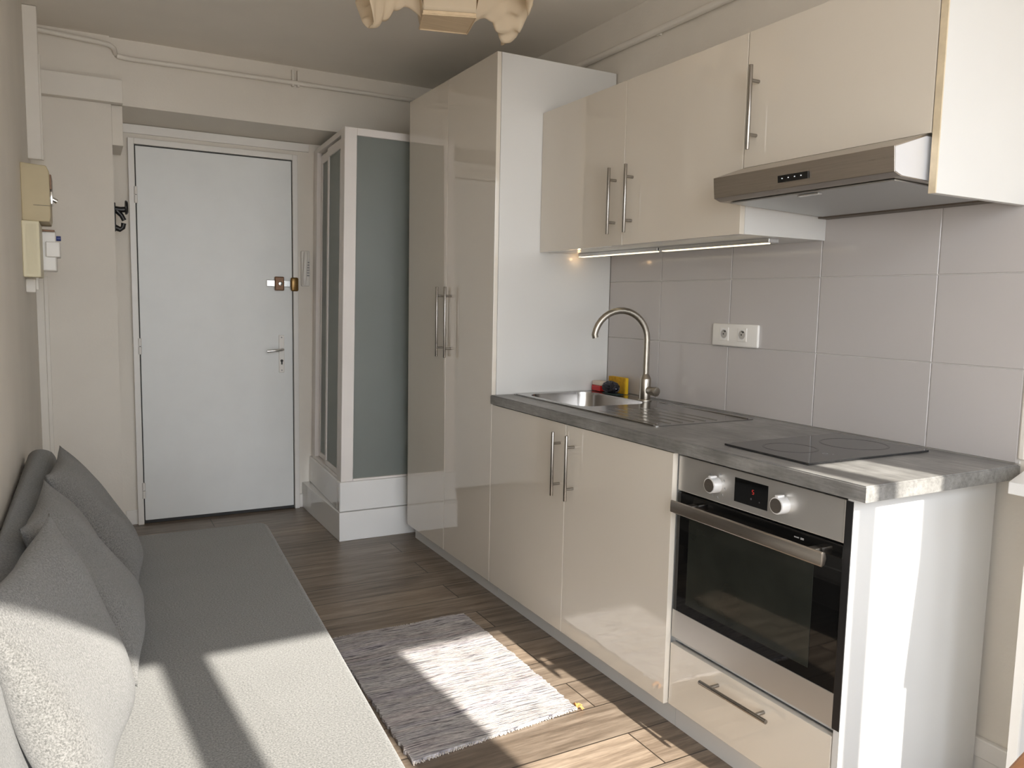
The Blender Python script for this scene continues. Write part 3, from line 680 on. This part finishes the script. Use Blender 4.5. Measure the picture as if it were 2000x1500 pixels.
t = thing('cooker_hood', 'stainless steel cooker hood projecting under the short wall cabinet', 'cooker hood', (0.35, 0.3, 1.61))
HX = 0.105
hd = MB().poly_extrude([(HX+.006, 0.004, 1.634), (HX, 0.004, 1.693), (XW-.004, 0.004, 1.7325), (0.60, 0.004, 1.7325), (0.60, 0.004, 1.612), (HX+.03, 0.004, 1.626)], (0, 0.594, 0), .001)
obj('canopy', hd, M['hood_steel'], t)
obj('control_panel', MB().poly_extrude([(HX+.0012, 0.248, 1.668), (HX+.0028, 0.248, 1.650), (HX+.0028, 0.348, 1.650), (HX+.0012, 0.348, 1.668)], (-.0035, 0, -.0004)), M['black_glass'], t)
obj('side_reflection_plate', MB().poly_extrude([(HX+.008, 0.0025, 1.636), (HX+.003, 0.0025, 1.691), (XW-.006, 0.0025, 1.7265), (XW+.03, 0.0025, 1.7265), (XW+.03, 0.0025, 1.624), (HX+.032, 0.0025, 1.628)], (0, .0014, 0)), M['side_reflection'], t, label='steel end face with the window reflection painted in')  # plate added on the hood's end to carry the painted reflection
lt = MB()
for i in range(4): lt.box(HX-.0032, HX-.0012, .268+i*.021, .2705+i*.021, 1.658, 1.6605)
obj('control_lights', lt, M['led'], t)
fl = obj('filter', MB().poly_extrude([(HX+.045, .03, 1.6245), (.545, .03, 1.613), (.545, .57, 1.613), (HX+.045, .57, 1.6245)], (0, 0, -.004), .001), M['filter'], t)
obj('filter_latch', MB().box(.16, .175, .26, .33, 1.616, 1.6195, .001), M['silver'], fl)
obj('back_strip', MB().box(.556, .603, .01, .594, 1.606, 1.6115, .001), M['bronze'], t)

# ------------------------------------------------------------------ wall socket
t = thing('wall_socket', 'white double wall socket on the splashback tiles', 'socket', (XR-.009, .98, 1.17))
SX = XR-.0085
obj('plate', MB().box(SX-.012, SX+.0005, .863, 1.099, 1.168, 1.253, .006, 3), M['plastic'], t, True)
for yy in (1.032, .939):
    s_ = obj('outlet', MB().box(SX-.0145, SX-.0115, yy-.0225, yy+.0225, 1.189, 1.239, .001), M['plastic'], t)
    obj('outlet_recess', MB().annulus((0, 0, 0), .017, .0195, .002), M['plastic'], s_) if False else None
    rr = MB()
    for i in range(28):
        a0_, a1_ = 2*PI*i/28, 2*PI*(i+1)/28
        P = [(SX-.0150, yy+r_*math.cos(a), 1.214+r_*math.sin(a)) for r_, a in ((.0165, a0_), (.0195, a0_), (.0195, a1_), (.0165, a1_))]
        rr.poly_extrude(P, (.001, 0, 0))
    obj('rim_ring', rr, M['ceramic'], s_)
    obj('recess_disc', MB().cyl((SX-.0149, yy, 1.214), (SX-.0144, yy, 1.214), .0163, n=28), plain('recess_grey', (0.46, 0.44, 0.41), 0.5), s_)
    obj('pin_holes', MB().cyl((SX-.0156, yy+.002, 1.214), (SX-.0146, yy+.002, 1.214), .0028, n=10).cyl((SX-.0156, yy-.006, 1.224), (SX-.0146, yy-.006, 1.224), .0035, n=10).cyl((SX-.0156, yy+.0, 1.226), (SX-.0146, yy+.0, 1.226), .002, n=10), M['black'], s_)

# ------------------------------------------------------------------ pendant lamp
t = thing('pendant_lamp', 'cream crumpled paper pendant lamp with a pale wooden base hanging from the ceiling', 'lamp', (-.39, 1.40, CEIL))
LZ = 2.262
A_, B_, C_, D_ = Vector((-.527, 1.325, LZ)), Vector((-.362, 1.262, LZ)), Vector((-.318, 1.425, LZ)), Vector((-.482, 1.468, LZ))
obj('base_board', MB().poly_extrude([A_, B_, C_, D_], (0, 0, .012), .001), M['lamp_wood'], t, label='pale wooden board')
fr_ = MB()
for p, q in ((A_, B_), (B_, C_), (C_, D_), (D_, A_)): fr_.tube([p+Vector((0, 0, -.001)), q+Vector((0, 0, -.001))], .0028, 6)
obj('base_frame', fr_, M['lamp_wood'], t)
def shade_panel(p, q, flare, wav, seed, h=.32, drop=.0):
    rnd = random.Random(seed); ph = rnd.uniform(0, 6)
    p, q = Vector(p), Vector(q); mid = (A_+B_+C_+D_)/4
    n_ = (q-p).normalized().cross(Vector((0, 0, 1))); 
    if n_.dot((p+q)/2-mid) < 0: n_ = -n_
    def f(u, v):
        b_ = p.lerp(q, u); o_ = flare*(math.sin(min(1, v*1.25)*PI/2))*(1 if abs(flare) < .05 else .4+.6*abs(2*u-1))
        return b_ + n_*(o_+wav*math.sin(u*9+v*7+ph)*v) + Vector((0, 0, h*v+.012+drop*math.sin(v*PI)*abs(2*u-1)))
    m_ = MB().grid(f, 28, 20); return m_
def lobe(c, dirv, L, seed, sag):
    """one crumpled corner of the paper, folded out from the frame like a handkerchief"""
    rnd = random.Random(seed); c = Vector(c); dv = Vector(dirv).normalized(); sd_ = dv.cross(Vector((0, 0, 1)))
    ph = rnd.uniform(0, 6)
    def f(u, v):
        a = (u-.5)*2
        wv = .032*math.sin(a*5.5+ph+v*3)*v + .016*math.sin(a*12+ph*2+v*9)*v + .008*math.sin(a*23-v*15+ph)*v
        r_ = L*v*(1-.18*a*a)
        return c + dv*(r_+wv*.5) + sd_*(a*(.045+.12*v)) + Vector((0, 0, .19*(1-v)*abs(a)**1.5 + .045*math.sin(v*PI)*(1+.4*a) - sag*v*v*(1-.75*a*a) + wv*1.1 + .10*abs(a)*v))
    return MB().grid(f, 36, 24)
sh = shade_panel(A_, B_, .012, .006, 1)
for (p, q, fl_, s_) in ((B_, C_, .03, 2), (C_, D_, .012, 3), (D_, A_, .03, 4)):
    pb = shade_panel(p, q, fl_, .008, s_).b
    tmp = bpy.data.meshes.new('tmp'); pb.to_mesh(tmp); sh.b.from_mesh(tmp); pb.free(); bpy.data.meshes.remove(tmp)
ps = obj('paper_shade', sh, M['paper'], t, 'all'); 
for c_, dv_, L_, s_, sag in (((-.505, 1.39, LZ+.008), (-1, .12, 0), .20, 11, .045), ((-.340, 1.345, LZ+.004), (1, .12, 0), .19, 12, .006), ((-.44, 1.28, LZ+.10), (-.4, -1, 0), .10, 13, .0), ((-.40, 1.46, LZ+.10), (.3, 1, 0), .10, 14, .0)):
    lo_ = obj('paper_fold', lobe(c_, dv_, L_, s_, sag), M['paper'], t, 'all')
    md = lo_.modifiers.new('thickness', 'SOLIDIFY'); md.thickness = .0015
md = ps.modifiers.new('thickness', 'SOLIDIFY'); md.thickness = .0015
obj('cable', MB().cyl((-.42, 1.37, LZ+.10), (-.42, 1.37, CEIL-.02), .003).cyl((-.42, 1.37, CEIL-.025), (-.42, 1.37, CEIL-.0005), .045, .05, r=.004), M['plastic'], t, True)

# ------------------------------------------------------------------ sofa
t = thing('sofa', 'grey fabric sofa bed with a wide flat seat along the left wall', 'sofa', (-1.3, 1.0, 0))
SY0, SY1 = -0.25, 2.055
def soft_box(x0, x1, y0, y1, z0, z1, r, cuts=10, warp=None):
    m = MB().box(x0, x1, y0, y1, z0, z1)
    ve = [e for e in m.b.edges if abs(e.verts[0].co.z-e.verts[1].co.z) > .01]
    bmesh.ops.bevel(m.b, geom=ve, offset=.05, segments=6, affect='EDGES', profile=.5)
    he = [e for e in m.b.edges if abs(e.verts[0].co.z-e.verts[1].co.z) < .001 and len(e.link_faces) == 2 and abs(e.link_faces[0].normal.z-e.link_faces[1].normal.z) > .5]
    bmesh.ops.bevel(m.b, geom=he, offset=r, segments=4, affect='EDGES', profile=.5)
    if warp:
        for v in m.b.verts: v.co = warp(v.co)
    return m
def seat_warp(c):
    k = (c.x+1.66)/(1.66-.905); c.x += (c.y-2.05)*.0567*max(0, k); return c
obj('seat', soft_box(-1.56, -0.905, SY0, SY1, .235, .400, .022, warp=seat_warp), M['sofa'], t, True)
obj('seat_piping', MB().tube([seat_warp(Vector((x_, y_, .300))) for x_, y_ in ((-.9035, SY0+.03), (-.9035, SY1-.03))], .0035, 8), M['sofa'], t, True)
bp = [(-1.62, .34), (-1.60, .40), (-1.648, .735), (-1.672, .757), (-1.715, .760), (-1.738, .735), (-1.66, .30), (-1.60, .26)]
bb = MB().poly_extrude([(x_, SY0, z_) for x_, z_ in bp], (0, SY1-SY0, 0), .018, 3)
for v in bb.b.verts: v.co.x = max(-1.7435, v.co.x-.026*(SY1-v.co.y))
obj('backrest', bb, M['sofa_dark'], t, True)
obj('base', MB().box(-1.56, -1.06, SY0+.1, SY1-.1, .10, .234, .005), M['black'], t)
for x_ in (-1.50, -1.12):
    for y_ in (SY0+.2, SY1-.25): obj('leg', MB().cyl((x_, y_, 0), (x_, y_, .10), .018, .024), M['black'], t, True)

def cushion(name, label, c, W, H, TH, lean, yaw, roll, seed, squash=1.0):
    rnd = random.Random(seed); b = bmesh.new(); n = 40
    ph = [rnd.uniform(0, 6.28) for _ in range(8)]
    def P(u, v, s):
        # u, v in -1..1
        pin = 1-.10*(1-abs(v)**2.0)*abs(u)**6 ; piv = 1-.10*(1-abs(u)**2.0)*abs(v)**6
        x_ = u*W/2*pin; y_ = v*H/2*piv
        d_ = max(0, (1-abs(u)**2.6))**.55*max(0, (1-abs(v)**2.6))**.55
        wr = .010*math.sin(3.1*u+2.2*v+ph[0])*math.sin(2.3*v-1.4*u+ph[1])+.005*math.sin(7*u+3*v+ph[2])
        z_ = s*(TH/2*d_*(1+.22*(-v)) + wr*d_)
        return Vector((x_, y_, z_))
    top = [[None]*(n+1) for _ in range(n+1)]; bot = [[None]*(n+1) for _ in range(n+1)]
    for i in range(n+1):
        for j in range(n+1):
            u, v = -1+2*i/n, -1+2*j/n
            u, v = math.sin(u*PI/2)*.35+u*.65, math.sin(v*PI/2)*.35+v*.65
            top[i][j] = b.verts.new(P(u, v, 1))
            bot[i][j] = top[i][j] if i in (0, n) or j in (0, n) else b.verts.new(P(u, v, -1))
    for i in range(n):
        for j in range(n):
            b.faces.new((top[i][j], top[i+1][j], top[i+1][j+1], top[i][j+1])); b.faces.new((bot[i][j], bot[i][j+1], bot[i+1][j+1], bot[i+1][j]))
    th = math.radians(lean)
    U = Vector((0, 1, 0)); V = Vector((-math.sin(th), 0, math.cos(th))); Nn = Vector((math.cos(th), 0, math.sin(th)))
    Mx = Matrix(((U.x, V.x, Nn.x), (U.y, V.y, Nn.y), (U.z, V.z, Nn.z)))
    Mx = Matrix.Rotation(math.radians(yaw), 3, 'Z') @ Mx @ Matrix.Rotation(math.radians(roll), 3, 'Z')
    for vv in b.verts:
        vv.co = Mx @ vv.co + Vector(c)
        if vv.co.z < .401: vv.co.z = .401+(vv.co.z-.401)*.02
    o = obj(name, b, M['cushion'], None, 'all')
    return tag(o, label, 'cushion', 'grey cushions on the sofa')
cushion('cushion', 'grey cushion farthest along the sofa, nearest the entry door', (-1.532, 1.58, .602), .50, .46, .13, 29, -3, 0, 1)
cushion('cushion', 'grey cushion in the middle of the three leaning on the sofa back', (-1.560, 1.02, .602), .53, .46, .13, 29, -3, 0, 2)
cushion('cushion', 'large grey sunlit cushion nearest the camera on the sofa', (-1.598, .49, .612), .56, .46, .125, 19, -9, 0, 3)

# ------------------------------------------------------------------ rug
t = thing('rug', 'pale striped rag rug on the wood floor in front of the base cabinets', 'rug', (-.46, 1.23, 0))
rn = random.Random(5); nx, ny = 40, 90
RC = [Vector((-.765, .772, 0)), Vector((-.172, .822, 0)), Vector((-.176, 1.684, 0)), Vector((-.745, 1.690, 0))]
jx0 = [rn.uniform(-.004, .004) for _ in range(ny+1)]; jx1 = [rn.uniform(-.004, .004) for _ in range(ny+1)]
jy = [[rn.uniform(-.003, .003) for _ in range(nx+1)] for _ in range(2)]
def rugf(u, v, z):
    p = RC[0].lerp(RC[1], u).lerp(RC[3].lerp(RC[2], u), v)
    j = int(round(v*ny)); i = int(round(u*nx))
    if i == 0: p.x += jx0[j]
    if i == nx: p.x += jx1[j]
    if j == 0: p.y += jy[0][i]
    if j == ny: p.y += jy[1][i]
    p.z = z+(.0022*math.sin(u*11+v*5)+.0018*math.sin(v*23+u*3) if z > 0.004 else 0); return p
rb_ = MB().grid(lambda u, v: rugf(u, v, .0095), nx, ny); rb_.grid(lambda u, v: rugf(u, v, .0008), nx, ny)
es = [e for e in rb_.b.edges if e.is_boundary]
bmesh.ops.bridge_loops(rb_.b, edges=es)
obj('woven_body', rb_, M['rug'], t, True)
rug_yarn = plain('rug_fringe', (0.52, 0.47, 0.42), 0.95)
for e in (0, 1):
    fr2 = MB()
    for k in range(70):
        u = (k+.5)/70
        p = RC[0].lerp(RC[1], u) if e == 0 else RC[3].lerp(RC[2], u); s_ = -1 if e == 0 else 1
        fr2.tube([p+Vector((0, -s_*.004, .006)), p+Vector((rn.uniform(-.004, .004), s_*.003, .006)), p+Vector((rn.uniform(-.006, .006), s_*rn.uniform(.004, .009), .003))], .0020, 5)
    obj('fringe', fr2, rug_yarn, t)
ts = MB()
for k in range(14):
    a = rn.uniform(-1.2, 1.5); L_ = rn.uniform(.012, .032)
    ts.tube([(-.172, .822, .006), (-.172+L_*.5*math.cos(a), .822+L_*.5*math.sin(a), .014), (-.172+L_*math.cos(a), .822+L_*math.sin(a), .004)], .0018, 5)
obj('tassel', ts, M['orange'], t, label='frayed orange yarn at the corner')

# ------------------------------------------------------------------ furniture at the near right
t = thing('side_desk', 'white board top on a white side panel right of the worktop end', 'desk', (.45, -.5, 0))
obj('top', MB().poly_extrude([(.300, -.205, .902), (.495, -.138, .902), (.612, -.10, .902), (.612, -.80, .902), (.305, -.80, .902)], (0, 0, .028), .002), M['carcass'], t)
obj('side_panel', MB().box(.318, .588, -.268, -.250, 0.0, .901, .001), M['carcass'], t)
obj('front_edge', MB().box(.309, .3175, -.270, -.248, 0.0, .901, .001), M['white_paint'], t)
obj('rear_panel', MB().box(.318, .588, -.80, -.782, 0.0, .901, .001), M['carcass'], t)
t = thing('wooden_table', 'orange-brown wooden table whose corner shows at the bottom right', 'table', (-.3, -.95, 0))
tt = MB().poly_extrude([(-.66, -.714, .712), (-.40, -.658, .712), (-.31, -1.08, .712), (-.57, -1.14, .712)], (0, 0, .030), .004)
obj('tabletop', tt, M['wood_table'], t)
for x_, y_ in ((-.62, -.75), (-.44, -.71), (-.36, -1.05), (-.53, -1.09)): obj('leg', MB().cyl((x_, y_, 0), (x_, y_, .711), .018, .024), M['wood_table'], t, True)
